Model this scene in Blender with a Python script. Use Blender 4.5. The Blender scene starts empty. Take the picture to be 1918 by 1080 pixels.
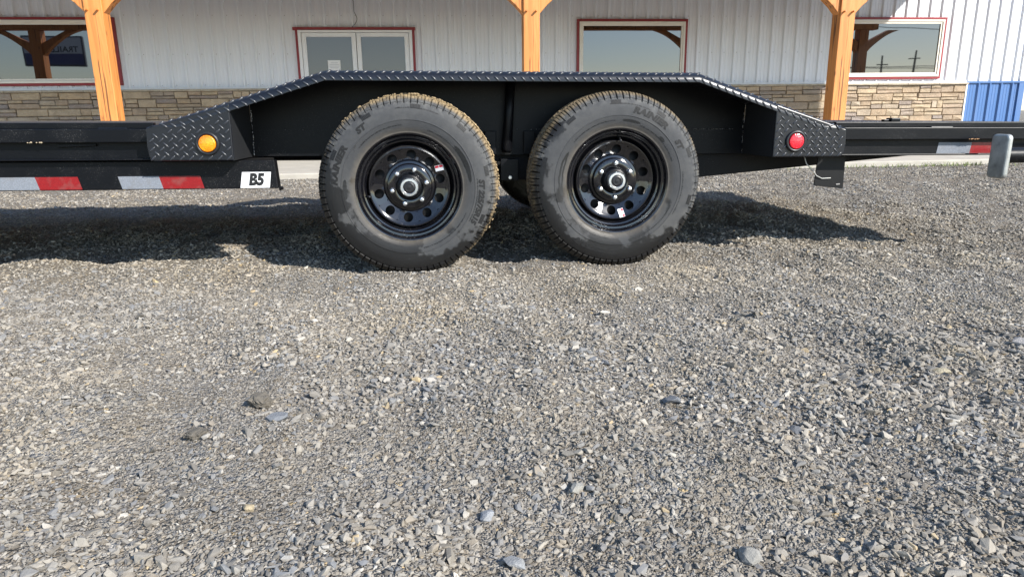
import bpy, bmesh, math, random
import numpy as np
from mathutils import Vector, Matrix
random.seed(7); rng = np.random.default_rng(11)
SC = bpy.context.scene
COL = SC.collection
PI = math.pi

# ------------------------------------------------------------------ camera, sky, sun, exposure
CAM = np.array([-0.3132, -2.7742, 0.6140]); YAW, PIT, ROL, FPX = 0.1056, 0.2443, -0.0130, 1293.96
fw = Vector((math.sin(YAW)*math.cos(PIT), math.cos(YAW)*math.cos(PIT), -math.sin(PIT)))
rt = Vector((math.cos(YAW), -math.sin(YAW), 0)); up = rt.cross(fw)
r2 = rt*math.cos(ROL) + up*math.sin(ROL); u2 = -rt*math.sin(ROL) + up*math.cos(ROL)
cd = bpy.data.cameras.new('camera'); cam = bpy.data.objects.new('camera', cd); COL.objects.link(cam)
cam.matrix_world = Matrix(((r2.x, u2.x, -fw.x, CAM[0]), (r2.y, u2.y, -fw.y, CAM[1]), (r2.z, u2.z, -fw.z, CAM[2]), (0, 0, 0, 1)))
cd.sensor_width = 36; cd.lens = FPX/1918*36; cd.clip_start = 0.02; cd.clip_end = 2000
SC.camera = cam
SUN = Vector((0.95, -1.0, 0.95)).normalized()
EL = math.asin(SUN.z); AZ = math.atan2(SUN.x, SUN.y)
w = bpy.data.worlds.new('World'); SC.world = w; w.use_nodes = True
wn = w.node_tree.nodes; wl = w.node_tree.links
sky = wn.new('ShaderNodeTexSky'); sky.sky_type = 'NISHITA'; sky.sun_disc = False
sky.sun_elevation = EL; sky.sun_rotation = AZ; sky.air_density = 1.0; sky.dust_density = 0.25; sky.ozone_density = 1.6
wn['Background'].inputs['Strength'].default_value = 0.15
wl.new(sky.outputs[0], wn['Background'].inputs[0])
ld = bpy.data.lights.new('sun', 'SUN'); sun = bpy.data.objects.new('sun', ld); COL.objects.link(sun)
ld.energy = 4.6; ld.angle = math.radians(0.8); ld.color = (1.0, 0.955, 0.885)
sun.rotation_euler = SUN.to_track_quat('Z', 'Y').to_euler(); sun.location = (20, -20, 20)
vs = SC.view_settings; vs.view_transform = 'Standard'; vs.look = 'None'; vs.gamma = 1; vs.use_curve_mapping = False
vs.exposure = 0.85
SC.cycles.use_denoising = True
SC.cycles.max_bounces = 8

# ------------------------------------------------------------------ helpers
class MB:
    def __init__(s): s.v = []; s.f = []; s.sm = False
    def add(s, vs, fs):
        n = len(s.v); s.v += [tuple(p) for p in vs]; s.f += [tuple(i+n for i in f) for f in fs]; return s
    def box(s, x0, x1, y0, y1, z0, z1):
        return s.add([(x0,y0,z0),(x1,y0,z0),(x1,y1,z0),(x0,y1,z0),(x0,y0,z1),(x1,y0,z1),(x1,y1,z1),(x0,y1,z1)],
                     [(0,3,2,1),(4,5,6,7),(0,1,5,4),(1,2,6,5),(2,3,7,6),(3,0,4,7)])
    def prism(s, poly, y0, y1):                      # polygon in XZ, extruded along Y
        n = len(poly)
        return s.add([(x,y0,z) for x,z in poly]+[(x,y1,z) for x,z in poly],
                     [tuple(range(n)), tuple(range(2*n-1, n-1, -1))]+[(i, n+i, n+(i+1)%n, (i+1)%n) for i in range(n)])
    def prismx(s, poly, x0, x1):                     # polygon in YZ, extruded along X
        n = len(poly)
        return s.add([(x0,y,z) for y,z in poly]+[(x1,y,z) for y,z in poly],
                     [tuple(range(n-1,-1,-1)), tuple(range(n, 2*n))]+[(i, (i+1)%n, n+(i+1)%n, n+i) for i in range(n)])
    def tube(s, pts, r, n=8, cap=True):
        pts = [Vector(p) for p in pts]; rings = []
        rs = r if isinstance(r, (list, tuple)) else [r]*len(pts)
        for i, p in enumerate(pts):
            d = (pts[min(i+1, len(pts)-1)]-pts[max(i-1, 0)]).normalized()
            a = d.orthogonal().normalized() if i == 0 else (pa - d*pa.dot(d)).normalized()
            pa = a; b = d.cross(a)
            rings.append([p+(a*math.cos(t*2*PI/n)+b*math.sin(t*2*PI/n))*rs[i] for t in range(n)])
        f = []
        for i in range(len(pts)-1):
            f += [(i*n+t, i*n+(t+1)%n, (i+1)*n+(t+1)%n, (i+1)*n+t) for t in range(n)]
        if cap: f += [tuple(range(n-1,-1,-1)), tuple(range((len(pts)-1)*n, len(pts)*n))]
        return s.add([q for R in rings for q in R], f)
    def lathe(s, prof, n=64, c=(0,0,0), ph=0):       # profile (r, y), axis Y
        v = []
        for r, y in prof: v += [(c[0]+r*math.cos(ph+2*PI*t/n), c[1]+y, c[2]+r*math.sin(ph+2*PI*t/n)) for t in range(n)]
        f = []
        for i in range(len(prof)-1): f += [(i*n+t, i*n+(t+1)%n, (i+1)*n+(t+1)%n, (i+1)*n+t) for t in range(n)]
        return s.add(v, f)
    def disc(s, r, y, n=48, c=(0,0,0)):
        return s.add([(c[0]+r*math.cos(2*PI*t/n), c[1]+y, c[2]+r*math.sin(2*PI*t/n)) for t in range(n)], [tuple(range(n))])
    def lug(s, p, d, nrm, L=.0135, W=.0036, H=.0030):  # one raised bar of chequer plate: a low half-ellipsoid
        p = Vector(p); d = Vector(d).normalized(); nrm = Vector(nrm).normalized(); t = d.cross(nrm); n0 = len(s.v)
        b = p-nrm*.0005; cs = ((-1, 0), (-.8, .62), (-.3, .97), (.3, .97), (.8, .62), (1, 0))
        s.v.append(tuple(b-d*L))
        for u in (-.72, -.25, .25, .72):
            k = (1-u*u)**.5
            s.v += [tuple(b+d*L*u+t*W*k*c+nrm*(H*k*h)) for c, h in cs]
        s.v.append(tuple(b+d*L)); e = len(s.v)-1
        s.f += [(n0, n0+1+i, n0+2+i) for i in range(5)]+[(e, n0+20+i, n0+19+i) for i in range(5)]
        for j in range(3): s.f += [(n0+1+j*6+i, n0+7+j*6+i, n0+8+j*6+i, n0+2+j*6+i) for i in range(5)]
        return s
    def mesh(s, name):
        m = bpy.data.meshes.new(name); m.from_pydata([tuple(p) for p in s.v], [], s.f); m.update()
        if s.sm: m.polygons.foreach_set('use_smooth', [True]*len(m.polygons))
        return m
    def build(s, name, mat, parent=None, smooth=False, bevel=0, loc=None, auto=None):
        s.sm = smooth
        o = bpy.data.objects.new(name, s.mesh(name)); o.data.materials.append(mat); COL.objects.link(o)
        if parent: o.parent = parent
        if loc: o.location = loc
        if auto is not None: o.data.set_sharp_from_angle(angle=math.radians(auto))
        if bevel:
            b = o.modifiers.new('bevel', 'BEVEL'); b.width = bevel; b.segments = 2; b.limit_method = 'ANGLE'; b.angle_limit = 0.6
        return o

def tag(o, label=None, cat=None, group=None, kind=None):
    for k, v in (('label', label), ('category', cat), ('group', group), ('kind', kind)):
        if v: o[k] = v
    return o
def empty(name, loc=(0,0,0), parent=None):
    o = bpy.data.objects.new(name, None); COL.objects.link(o); o.location = loc; o.empty_display_size = .1
    if parent: o.parent = parent
    return o
def text_mesh(txt, size, shear=0, offset=0.0, extrude=0.0):
    cu = bpy.data.curves.new('lettering', 'FONT'); cu.body = txt; cu.size = size; cu.shear = shear; cu.offset = offset
    cu.extrude = extrude; cu.align_x = 'CENTER'; cu.align_y = 'CENTER'; cu.resolution_u = 3
    o = bpy.data.objects.new('lettering', cu); COL.objects.link(o)
    bpy.context.view_layer.update()
    me = bpy.data.meshes.new_from_object(o)
    v = [tuple(q.co) for q in me.vertices]; f = [tuple(p.vertices) for p in me.polygons]
    bpy.data.objects.remove(o); bpy.data.curves.remove(cu); bpy.data.meshes.remove(me)
    return v, f

# ------------------------------------------------------------------ materials
class NT:
    def __init__(s, name):
        s.m = bpy.data.materials.new(name); s.m.use_nodes = True
        s.n = s.m.node_tree.nodes; s.l = s.m.node_tree.links; s.b = s.n['Principled BSDF']
    def node(s, t, **kw):
        x = s.n.new(t)
        for k, v in kw.items(): setattr(x, k, v)
        return x
    def link(s, a, b): s.l.new(a, b)
    def val(s, sock, v):
        if isinstance(v, bpy.types.NodeSocket): s.l.new(v, sock)
        else: sock.default_value = v
    def math(s, op, a, b=None, c=None, clamp=False):
        x = s.node('ShaderNodeMath', operation=op, use_clamp=clamp); s.val(x.inputs[0], a)
        if b is not None: s.val(x.inputs[1], b)
        if c is not None: s.val(x.inputs[2], c)
        return x.outputs[0]
    def coord(s, kind='Object', scale=(1,1,1), loc=(0,0,0), rot=(0,0,0)):
        t = s.node('ShaderNodeTexCoord'); m = s.node('ShaderNodeMapping')
        m.inputs['Scale'].default_value = scale; m.inputs['Location'].default_value = loc; m.inputs['Rotation'].default_value = rot
        s.link(t.outputs[kind], m.inputs[0]); return m.outputs[0]
    def world(s, scale=(1,1,1)):
        t = s.node('ShaderNodeNewGeometry'); m = s.node('ShaderNodeMapping'); m.inputs['Scale'].default_value = scale
        s.link(t.outputs['Position'], m.inputs[0]); return m.outputs[0]
    def noise(s, vec, scale, detail=4, rough=.55, dist=0):
        x = s.node('ShaderNodeTexNoise'); s.link(vec, x.inputs['Vector'])
        x.inputs['Scale'].default_value = scale; x.inputs['Detail'].default_value = detail
        x.inputs['Roughness'].default_value = rough; x.inputs['Distortion'].default_value = dist
        return x.outputs['Fac']
    def ramp(s, fac, stops, interp='LINEAR'):
        x = s.node('ShaderNodeValToRGB'); x.color_ramp.interpolation = interp
        e = x.color_ramp.elements
        while len(e) < len(stops): e.new(.5)
        for el, (p, c) in zip(e, stops):
            el.position = p; el.color = (c, c, c, 1) if isinstance(c, (int, float)) else (*c, 1)
        s.link(fac, x.inputs[0]); return x.outputs[0]
    def mix(s, fac, a, b, mode='MIX'):
        x = s.node('ShaderNodeMix', data_type='RGBA', blend_type=mode)
        s.val(x.inputs['Factor'], fac)
        for k, v in ((6, a), (7, b)):
            if isinstance(v, (tuple, list)): x.inputs[k].default_value = (*v, 1)
            else: s.link(v, x.inputs[k])
        return x.outputs[2]
    def bump(s, h, strength=.3, dist=.01):
        x = s.node('ShaderNodeBump'); x.inputs['Strength'].default_value = strength; x.inputs['Distance'].default_value = dist
        s.link(h, x.inputs['Height']); s.link(x.outputs[0], s.b.inputs['Normal'])
    def done(s, col=None, rough=None, metal=None, spec=None, ior=None):
        if col is not None:
            if isinstance(col, tuple): s.b.inputs['Base Color'].default_value = (*col, 1)
            else: s.link(col, s.b.inputs['Base Color'])
        if rough is not None: s.val(s.b.inputs['Roughness'], rough)
        if metal is not None: s.b.inputs['Metallic'].default_value = metal
        if spec is not None: s.b.inputs['Specular IOR Level'].default_value = spec
        if ior is not None: s.b.inputs['IOR'].default_value = ior
        return s.m

def m_black(name, base, r0, r1, specks=True, bump=.12, spec=.5):
    t = NT(name); v = t.world()
    n1 = t.noise(v, 6, 5); n2 = t.noise(v, 60, 3); n3 = t.noise(v, 330, 2)
    col = t.mix(t.math('MULTIPLY', t.ramp(n1, [(.48, 0), (.85, 1)]), .22), base, (.03, .029, .028))
    if specks:
        sp = t.math('MULTIPLY', t.ramp(n3, [(.655, 0), (.72, 1)]), t.ramp(n1, [(.44, 0), (.66, .55)]))
        col = t.mix(sp, col, (.32, .31, .29))
    t.bump(n2, bump, .004)
    return t.done(col, t.math('MULTIPLY_ADD', n1, r1-r0, r0), 0, spec)
M = {}
M['black'] = m_black('black_paint', (.0030, .0034, .0048), .32, .5, True, .12, .22)
M['plate'] = m_black('black_chequer_plate', (.0065, .0075, .0110), .26, .38, False, .06, .5)
M['bar'] = m_black('glint_tread_bars', (.034, .036, .042), .24, .36, False, .05, .55)  # paler than the plate: glints on the raised bars painted into the base
M['rim'] = m_black('gloss_black_wheel', (.004, .004, .0055), .07, .18, True, .03, .9)
M['brushed'] = m_black('scuffed_black_plate', (.018, .019, .021), .38, .55, False, .15, .5)
M['under'] = m_black('dusty_black_frame', (.006, .006, .0065), .5, .7, True, .1, .3)
def simple(name, col, rough, metal=0, var=.15, scale=40, bump=0.0, spec=None, ior=None):
    t = NT(name); v = t.world(); n = t.noise(v, scale, 4)
    c = t.mix(t.ramp(n, [(.3, 0), (.75, 1)]), tuple(x*(1-var) for x in col), tuple(min(1, x*(1+var)) for x in col))
    if bump: t.bump(n, bump, .003)
    return t.done(c, rough, metal, spec, ior)
M['weld'] = simple('worn_weld_metal', (.35, .34, .33), .5, .6)
M['chrome'] = simple('zinc_plated_steel', (.88, .89, .90), .3, 1.0, .08, 60, .03)
M['galv'] = simple('galvanised_steel', (.42, .425, .40), .5, .6, .35, 22, .15)
def m_tape(name, col):
    t = NT(name); vo = t.node('ShaderNodeTexVoronoi'); t.link(t.world(), vo.inputs['Vector']); vo.inputs['Scale'].default_value = 210
    n = t.noise(t.world(), 25, 4)
    c = t.mix(t.ramp(vo.outputs['Distance'], [(.2, 0), (.55, .5)]), col, tuple(q*.55 for q in col)); c = t.mix(t.ramp(n, [(.5, 0), (.75, .35)]), c, (.16, .14, .12))
    return t.done(c, .33)
M['tape_white'] = m_tape('white_reflective_tape', (.235, .255, .29))
M['tape_red'] = m_tape('red_reflective_tape', (.27, .007, .010))
M['sticker'] = simple('white_sticker', (.82, .82, .82), .4, 0, .02)
M['ink'] = simple('black_ink', (.012, .012, .012), .5, 0, .05)
M['red_ink'] = simple('red_ink', (.55, .03, .05), .45, 0, .05)
M['rubber_black'] = simple('black_rubber_grommet', (.014, .014, .016), .38, 0, .2)
M['plain_black'] = simple('deep_black_steel', (.004, .004, .0045), .5, 0, .2, spec=.3)
M['wire'] = simple('grey_insulated_wire', (.45, .45, .43), .4, 0, .1)
M['cream'] = simple('cream_vinyl_frame', (.74, .70, .63), .45, 0, .04, 10)
M['white_door'] = simple('white_painted_aluminium', (.78, .78, .79), .4, 0, .03, 10)
M['red_trim'] = simple('dark_red_metal_trim', (.24, .018, .024), .45, 0, .1, 8)
M['flash'] = simple('white_metal_flashing', (.78, .78, .79), .45, 0, .03, 10)
M['paper'] = simple('white_paper', (.8, .8, .8), .8, 0, .02)
M['grey_ink'] = simple('grey_print', (.42, .42, .44), .8, 0, .02)
M['roof'] = simple('dark_soffit_boards', (.12, .09, .07), .8, 0, .25, 6)
M['pole_wood'] = simple('weathered_pole_wood', (.10, .075, .055), .85, 0, .3, 4)

def m_lens(name, a, b):
    t = NT(name); v = t.coord('Object', (1,1,1)); n = t.node('ShaderNodeTexVoronoi'); t.link(v, n.inputs['Vector']); n.inputs['Scale'].default_value = 190
    nz = t.noise(v, 30, 3)
    c = t.mix(t.ramp(nz, [(.35, 0), (.65, 1)]), a, b); t.bump(n.outputs['Distance'], .5, .002)
    t.b.inputs['Coat Weight'].default_value = .6; t.b.inputs['Coat Roughness'].default_value = .08
    t.b.inputs['Subsurface Weight'].default_value = .15; t.b.inputs['Subsurface Radius'].default_value = (.01, .004, .001)
    return t.done(c, .25)
M['amber'] = m_lens('amber_lens', (.80, .19, .003), (.92, .33, .006))
M['red_lens'] = m_lens('red_lens', (.62, .012, .025), (.80, .022, .04))

def m_siding(name, col, var=.03):
    t = NT(name); v = t.world((1, 1, .25)); n = t.noise(v, 2.2, 5)
    c = t.mix(n, tuple(x*(1-var*2) for x in col), col)
    d = t.noise(t.world((1,1,.06)), 14, 4)
    c = t.mix(t.math('MULTIPLY', t.ramp(d, [(.5, 0), (.8, 1)]), .12), c, (.42, .40, .37))
    return t.done(c, .42)
M['siding'] = m_siding('white_ribbed_siding', (.75, .77, .815))
M['blue'] = m_siding('blue_ribbed_siding', (.07, .165, .38), .05)

def m_wood():
    t = NT('orange_stained_timber'); v = t.coord('Object', (1, 1, .06))
    n = t.noise(v, 22, 6, .6, .8); n2 = t.noise(v, 90, 4); n3 = t.noise(t.coord('Object', (1,1,.5)), 3, 3)
    c = t.ramp(n, [(.25, (.40, .135, .030)), (.5, (.60, .235, .060)), (.75, (.70, .32, .10))])
    c = t.mix(t.math('MULTIPLY', n3, .45), c, (.50, .17, .035))
    crack = t.ramp(t.noise(t.coord('Object', (1, 1, .028), (3.1, 0, 0)), 30, 3, .5, .3), [(.595, 0), (.635, 1)])
    c = t.mix(t.math('MULTIPLY', crack, .85), c, (.10, .035, .010))
    knot = t.node('ShaderNodeTexVoronoi'); t.link(t.coord('Object', (5, 5, 2.6)), knot.inputs['Vector']); knot.inputs['Scale'].default_value = 1.0
    c = t.mix(t.ramp(knot.outputs['Distance'], [(.04, .7), (.12, 0)]), c, (.22, .075, .02))
    t.bump(t.math('SUBTRACT', n2, t.math('MULTIPLY', crack, 2.5)), .35, .004)
    return t.done(c, .55)
M['wood'] = m_wood()

def m_stone(name, stops, bump=.8):
    t = NT(name); oi = t.node('ShaderNodeObjectInfo'); g = t.node('ShaderNodeNewGeometry')
    r = t.math('FRACT', t.math('ADD', oi.outputs['Random'], g.outputs['Random Per Island']))
    c = t.ramp(r, stops, 'CONSTANT'); v = t.world(); n = t.noise(v, 9, 6, .65); n2 = t.noise(v, 45, 5, .7)
    c = t.mix(.30, c, (.36, .33, .285)); c = t.mix(t.ramp(n, [(.3, .55), (.62, 0)]), c, (.19, .15, .105))
    c = t.mix(t.ramp(n2, [(.5, 0), (.78, .5)]), c, (.62, .54, .42))
    t.bump(t.math('ADD', n, n2), bump, .012)
    return t.done(c, .9)
M['stone'] = m_stone('tan_ledge_stone', [(0, (.42,.285,.165)), (.16, (.47,.345,.215)), (.33, (.38,.26,.165)), (.48, (.52,.38,.23)), (.6, (.30,.225,.175)), (.7, (.45,.35,.25)), (.82, (.25,.185,.165)), (.9, (.47,.315,.17)), (.96, (.21,.165,.16))])
M['cap'] = m_stone('buff_sill_stone', [(0, (.42,.36,.27)), (.5, (.46,.39,.29))], .5)
M['mortar'] = simple('brown_mortar', (.13, .105, .08), .95, 0, .2, 50, .4)
M['concrete'] = simple('pale_concrete', (.40, .37, .315), .85, 0, .12, 5, .25)

def m_glass(name, base, ior):
    t = NT(name); v = t.world(); n = t.noise(v, .9, 2)
    t.bump(n, .05, .012); t.b.inputs['Specular Tint'].default_value = (1.0, .97, 1.0, 1)
    return t.done(base, .015, 0, .5, ior)
M['glass'] = m_glass('window_glass', (.006, .007, .008), 2.15)
M['door_glass'] = m_glass('door_glass', (.115, .118, .125), 1.6)  # grey base stands in for the sky reflected in the door panes

# ------------------------------------------------------------------ ground and gravel
def bumpf(x, y, cx, cy, r, a): return a*np.exp(-(((x-cx)**2+(y-cy)**2)/r**2))
WAVES = []
for _ in range(26):
    lam = .10*(6.5**rng.random()); an = rng.uniform(0, 2*PI); kk = 2*PI/lam
    WAVES.append((kk*math.cos(an), kk*math.sin(an), rng.uniform(0, 6.28), lam*.0090*rng.uniform(.5, 1.2)))
def gh(x, y):
    x = np.asarray(x, float); y = np.asarray(y, float)
    h = .006*np.sin(1.7*x+.6*y+.4)*np.cos(2.1*y-.5*x) + .005*np.sin(4.3*x+1.1)*np.sin(3.7*y+.9*x) + .003*np.sin(9.1*x-4.2*y)*np.cos(7.3*y+2.6*x)
    for kx, ky, ph, am in WAVES: h = h+am*np.sin(kx*x+ky*y+ph)
    h += bumpf(x, y, -1.36, .40, .2, .008) + bumpf(x, y, 1.5, -.55, .35, .02) - bumpf(x, y, 1.15, -.15, .3, .012) - bumpf(x, y, -.8, -.5, .4, .008)
    h -= bumpf(x, y, -.42, .1, .3, .0) + .0
    near = np.exp(-((np.minimum(np.abs(x+.42), np.abs(x-.42)))**2+(y-.08)**2)/.04)
    h = h*(1-near) - .002*near
    for xw in (-.42, .42):
        d = np.sqrt(((x-xw)/.16)**2+((y-.09)/.135)**2); h = h+.013*np.exp(-((d-1.05)/.20)**2)
    far = np.clip((y-3.2)/1.2, 0, 1); return h*(1-far) - .004*far
def axis(a, b, fine0, fine1, step):
    mid = list(np.arange(fine0, fine1+1e-6, step)); lo = []; d = step; x = fine0
    while x > a: d *= 1.5; x -= d; lo.append(max(x, a))
    hi = []; d = step; x = fine1
    while x < b: d *= 1.5; x += d; hi.append(min(x, b))
    return np.array(lo[::-1]+mid+hi)
gx = axis(-400, 400, -4.6, 5.4, .026); gy = axis(-400, 400, -2.4, 3.4, .026)
XX, YY = np.meshgrid(gx, gy); ZZ = gh(XX, YY)
gv = np.stack([XX.ravel(), YY.ravel(), ZZ.ravel()], -1); nx = len(gx)
ii = (np.arange(len(gy)-1)[:, None]*nx+np.arange(nx-1)[None]).ravel()
gf = np.stack([ii, ii+1, ii+nx+1, ii+nx], -1)
gm = bpy.data.meshes.new('ground'); gm.from_pydata(gv.tolist(), [], gf.tolist()); gm.polygons.foreach_set('use_smooth', [True]*len(gm.polygons))
ground = bpy.data.objects.new('ground', gm); COL.objects.link(ground); tag(ground, 'grey gravel yard ground', None, None, 'structure')

GRAVEL = [(0, (.108,.098,.085)), (.12, (.186,.173,.153)), (.26, (.268,.252,.226)), (.40, (.205,.212,.220)), (.50, (.315,.294,.259)), (.64, (.368,.335,.283)), (.78, (.29,.245,.187)), (.87, (.46,.43,.38)), (.935, (.145,.157,.176)), (.980, (.56,.525,.46)), (.989, (.52,.385,.20))]
def m_ground():
    t = NT('gravel_bed'); v = t.world()
    vo = t.node('ShaderNodeTexVoronoi'); t.link(v, vo.inputs['Vector']); vo.inputs['Scale'].default_value = 95
    v2 = t.node('ShaderNodeTexVoronoi'); t.link(v, v2.inputs['Vector']); v2.inputs['Scale'].default_value = 240
    sep = t.node('ShaderNodeSeparateColor'); t.link(vo.outputs['Color'], sep.inputs[0])
    c = t.ramp(sep.outputs[0], GRAVEL, 'CONSTANT')
    big = t.noise(v, 1.3, 5, .6); mid = t.noise(v, 7, 5, .65)
    dirt = t.mix(mid, (.115, .094, .070), (.235, .198, .150))
    c = t.mix(t.ramp(mid, [(.35, .25), (.65, .85)]), c, dirt)
    c = t.mix(t.ramp(big, [(.55, 0), (.75, .35)]), c, (.22, .18, .12))
    h = t.math('ADD', t.math('MULTIPLY', vo.outputs['Distance'], -1.0), t.math('MULTIPLY', v2.outputs['Distance'], -.5))
    t.bump(h, .9, .012)
    return t.done(c, .95, 0, .2)
gm.materials.append(m_ground())
def m_gravel():
    t = NT('crushed_stone'); a = t.node('ShaderNodeAttribute', attribute_type='INSTANCER', attribute_name='tone')
    s = t.node('ShaderNodeAttribute', attribute_type='INSTANCER', attribute_name='sand')
    c = t.ramp(a.outputs['Fac'], GRAVEL, 'CONSTANT'); v = t.world()
    n = t.noise(v, 150, 4, .65); n2 = t.noise(v, 2.2, 4, .6)
    c = t.mix(t.ramp(n, [(.3, .35), (.7, 0)]), c, (.08, .07, .058))
    c = t.mix(t.ramp(n2, [(.36, .05), (.66, .50)]), c, (.335, .282, .205))
    c = t.mix(t.math('MULTIPLY', s.outputs['Fac'], .6), c, (.40, .31, .18))
    c = t.mix(t.ramp(t.noise(t.world((1, 1.6, 1)), .9, 3, .5), [(.40, .26), (.56, 0)]), c, (.11, .112, .116))
    t.bump(n, .45, .003)
    return t.done(c, .85, 0, .3)
M['gravel'] = m_gravel()
protos = bpy.data.collections.new('stone_shapes')
for k in range(16):
    pts = rng.normal(size=(13, 3)); pts /= np.linalg.norm(pts, axis=1)[:, None]
    pts *= rng.uniform(.72, 1.1, (13, 1))*np.array([1.0, rng.uniform(.62, .95), rng.uniform(.38, .8)])
    b = bmesh.new()
    for p in pts: b.verts.new(p)
    r = bmesh.ops.convex_hull(b, input=b.verts)
    bmesh.ops.delete(b, geom=[g for g in r['geom_interior'] if isinstance(g, bmesh.types.BMVert)], context='VERTS')
    me = bpy.data.meshes.new('stone_shape'); b.to_mesh(me); b.free(); me.materials.append(M['gravel'])
    protos.objects.link(bpy.data.objects.new('stone_shape', me))
SAND = [(-.35, -.66, .20, .8), (-.02, -.9, .10, .5), (1.02, -1.22, .055, 1), (.78, -1.27, .05, .9), (.95, -1.35, .07, .7), (.62, -.15, .3, .35), (-1.2, .12, .28, .35), (1.9, -.2, .25, .3), (.25, -.45, .12, .5), (1.6, .9, .5, .35)]
def frustum(x, y, m):
    d = np.stack([x-CAM[0], y-CAM[1]], -1); u = d@np.array([rt.x, rt.y]); f = d@np.array([math.sin(YAW), math.cos(YAW)])
    return (np.abs(u) < f*.80+m) & (f > .45)
def scatter(cell, y0, y1, x0, x1, r0, r1, lift, margin=.35, keep=1.0, powr=1.6):
    xs = np.arange(x0, x1, cell); ys = np.arange(y0, y1, cell)
    X, Y = np.meshgrid(xs, ys); X = X.ravel()+rng.uniform(-.5, .5, X.size)*cell*1.1; Y = Y.ravel()+rng.uniform(-.5, .5, Y.size)*cell*1.1
    bare = .5*np.sin(2.3*X-1.1*Y+2.0)+.5*np.sin(1.2*X+3.1*Y+.5)+.45*np.sin(6.1*X+4.4*Y)+.35*np.sin(11.3*X-7.9*Y+1)
    kp = keep*np.where(r1 > .006, np.clip(1.0-(bare-.45)*1.1, .22, 1), 1)
    k = frustum(X, Y, margin) & (rng.random(X.size) < kp); X = X[k]; Y = Y[k]
    R = r0+(r1-r0)*rng.random(X.size)**powr
    clump = .5+.3*np.sin(3.1*X+1.3*Y+.7)*np.sin(2.7*Y-1.9*X)+.2*np.sin(9.7*X-3.3*Y)*np.sin(8.1*Y+4.9*X); R = R*(.72+.5*clump)
    Z = gh(X, Y)+R*lift*rng.uniform(.4, 1.1, X.size)
    return X, Y, Z, R
parts = [scatter(.0075, -2.35, -1.05, -2.4, 2.2, .0022, .0046, .15, .12),
         scatter(.0100, -1.05, -.1, -3.2, 3.2, .0030, .0056, .15, .15),
         scatter(.0140, -2.35, .35, -4.2, 4.5, .0042, .0100, .24, .8, .92),
         scatter(.021, .35, 2.4, -5.2, 5.8, .0065, .0125, .2, .9),
         scatter(.034, 2.4, 4.78, -6.5, 7.2, .0090, .0170, .2, 1.0),
         scatter(.036, -2.35, 1.6, -4.5, 5.0, .0080, .0158, .26, .9, .75, 2.0),
         scatter(.027, -2.35, -.95, -2.6, 2.6, .0070, .0135, .28, .35, .72, 1.5),
         scatter(.115, -2.35, 2.0, -4.5, 5.0, .013, .024, .15, .9, .4, 2.6)]
X, Y, Z, R = [np.concatenate([p[i] for p in parts]) for i in range(4)]
N = len(X)
rot = np.stack([rng.normal(0, .35, N), rng.normal(0, .35, N), rng.uniform(0, 2*PI, N)], -1)
scl = R[:, None]*np.stack([rng.uniform(.85, 1.35, N), rng.uniform(.8, 1.1, N), rng.uniform(.7, 1.05, N)], -1)
tone = rng.random(N); sand = np.zeros(N)
for sx, sy, sr, sa in SAND: sand = np.maximum(sand, sa*np.exp(-((X-sx)**2+(Y-sy)**2)/sr**2))
sand = np.clip(sand*rng.uniform(.2, 1.5, N)*(R < .010), 0, 1)
pm = bpy.data.meshes.new('gravel'); pm.from_pydata(np.stack([X, Y, Z], -1).tolist(), [], [])
for nm, ty, arr in (('rot', 'FLOAT_VECTOR', rot), ('scl', 'FLOAT_VECTOR', scl), ('tone', 'FLOAT', tone), ('sand', 'FLOAT', sand), ('pick', 'INT', rng.integers(0, 16, N))):
    at = pm.attributes.new(nm, ty, 'POINT'); at.data.foreach_set('vector' if ty == 'FLOAT_VECTOR' else 'value', arr.ravel())
gravel = bpy.data.objects.new('gravel', pm); COL.objects.link(gravel); tag(gravel, 'crushed grey stone gravel spread over the yard', 'gravel', None, 'stuff')
ng = bpy.data.node_groups.new('gravel_scatter', 'GeometryNodeTree')
ng.interface.new_socket('Geometry', in_out='INPUT', socket_type='NodeSocketGeometry'); ng.interface.new_socket('Geometry', in_out='OUTPUT', socket_type='NodeSocketGeometry')
gi = ng.nodes.new('NodeGroupInput'); go = ng.nodes.new('NodeGroupOutput'); ci = ng.nodes.new('GeometryNodeCollectionInfo'); iop = ng.nodes.new('GeometryNodeInstanceOnPoints')
ci.inputs['Collection'].default_value = protos; ci.inputs['Separate Children'].default_value = True; ci.inputs['Reset Children'].default_value = True
iop.inputs['Pick Instance'].default_value = True
def named(nm, ty):
    a = ng.nodes.new('GeometryNodeInputNamedAttribute'); a.data_type = ty; a.inputs['Name'].default_value = nm; return a.outputs['Attribute']
ng.links.new(gi.outputs[0], iop.inputs['Points']); ng.links.new(ci.outputs[0], iop.inputs['Instance'])
ng.links.new(named('pick', 'INT'), iop.inputs['Instance Index'])
e2r = ng.nodes.new('FunctionNodeEulerToRotation'); ng.links.new(named('rot', 'FLOAT_VECTOR'), e2r.inputs[0]); ng.links.new(e2r.outputs[0], iop.inputs['Rotation'])
ng.links.new(named('scl', 'FLOAT_VECTOR'), iop.inputs['Scale']); ng.links.new(iop.outputs[0], go.inputs[0])
md = gravel.modifiers.new('scatter', 'NODES'); md.node_group = ng

# concrete apron under the porch
o = MB().box(-14, 9.6, 4.80, 9.4, -.3, .055).build('pavement', M['concrete'], None, bevel=.012); tag(o, 'pale concrete apron along the building front', None, None, 'structure')
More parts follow.
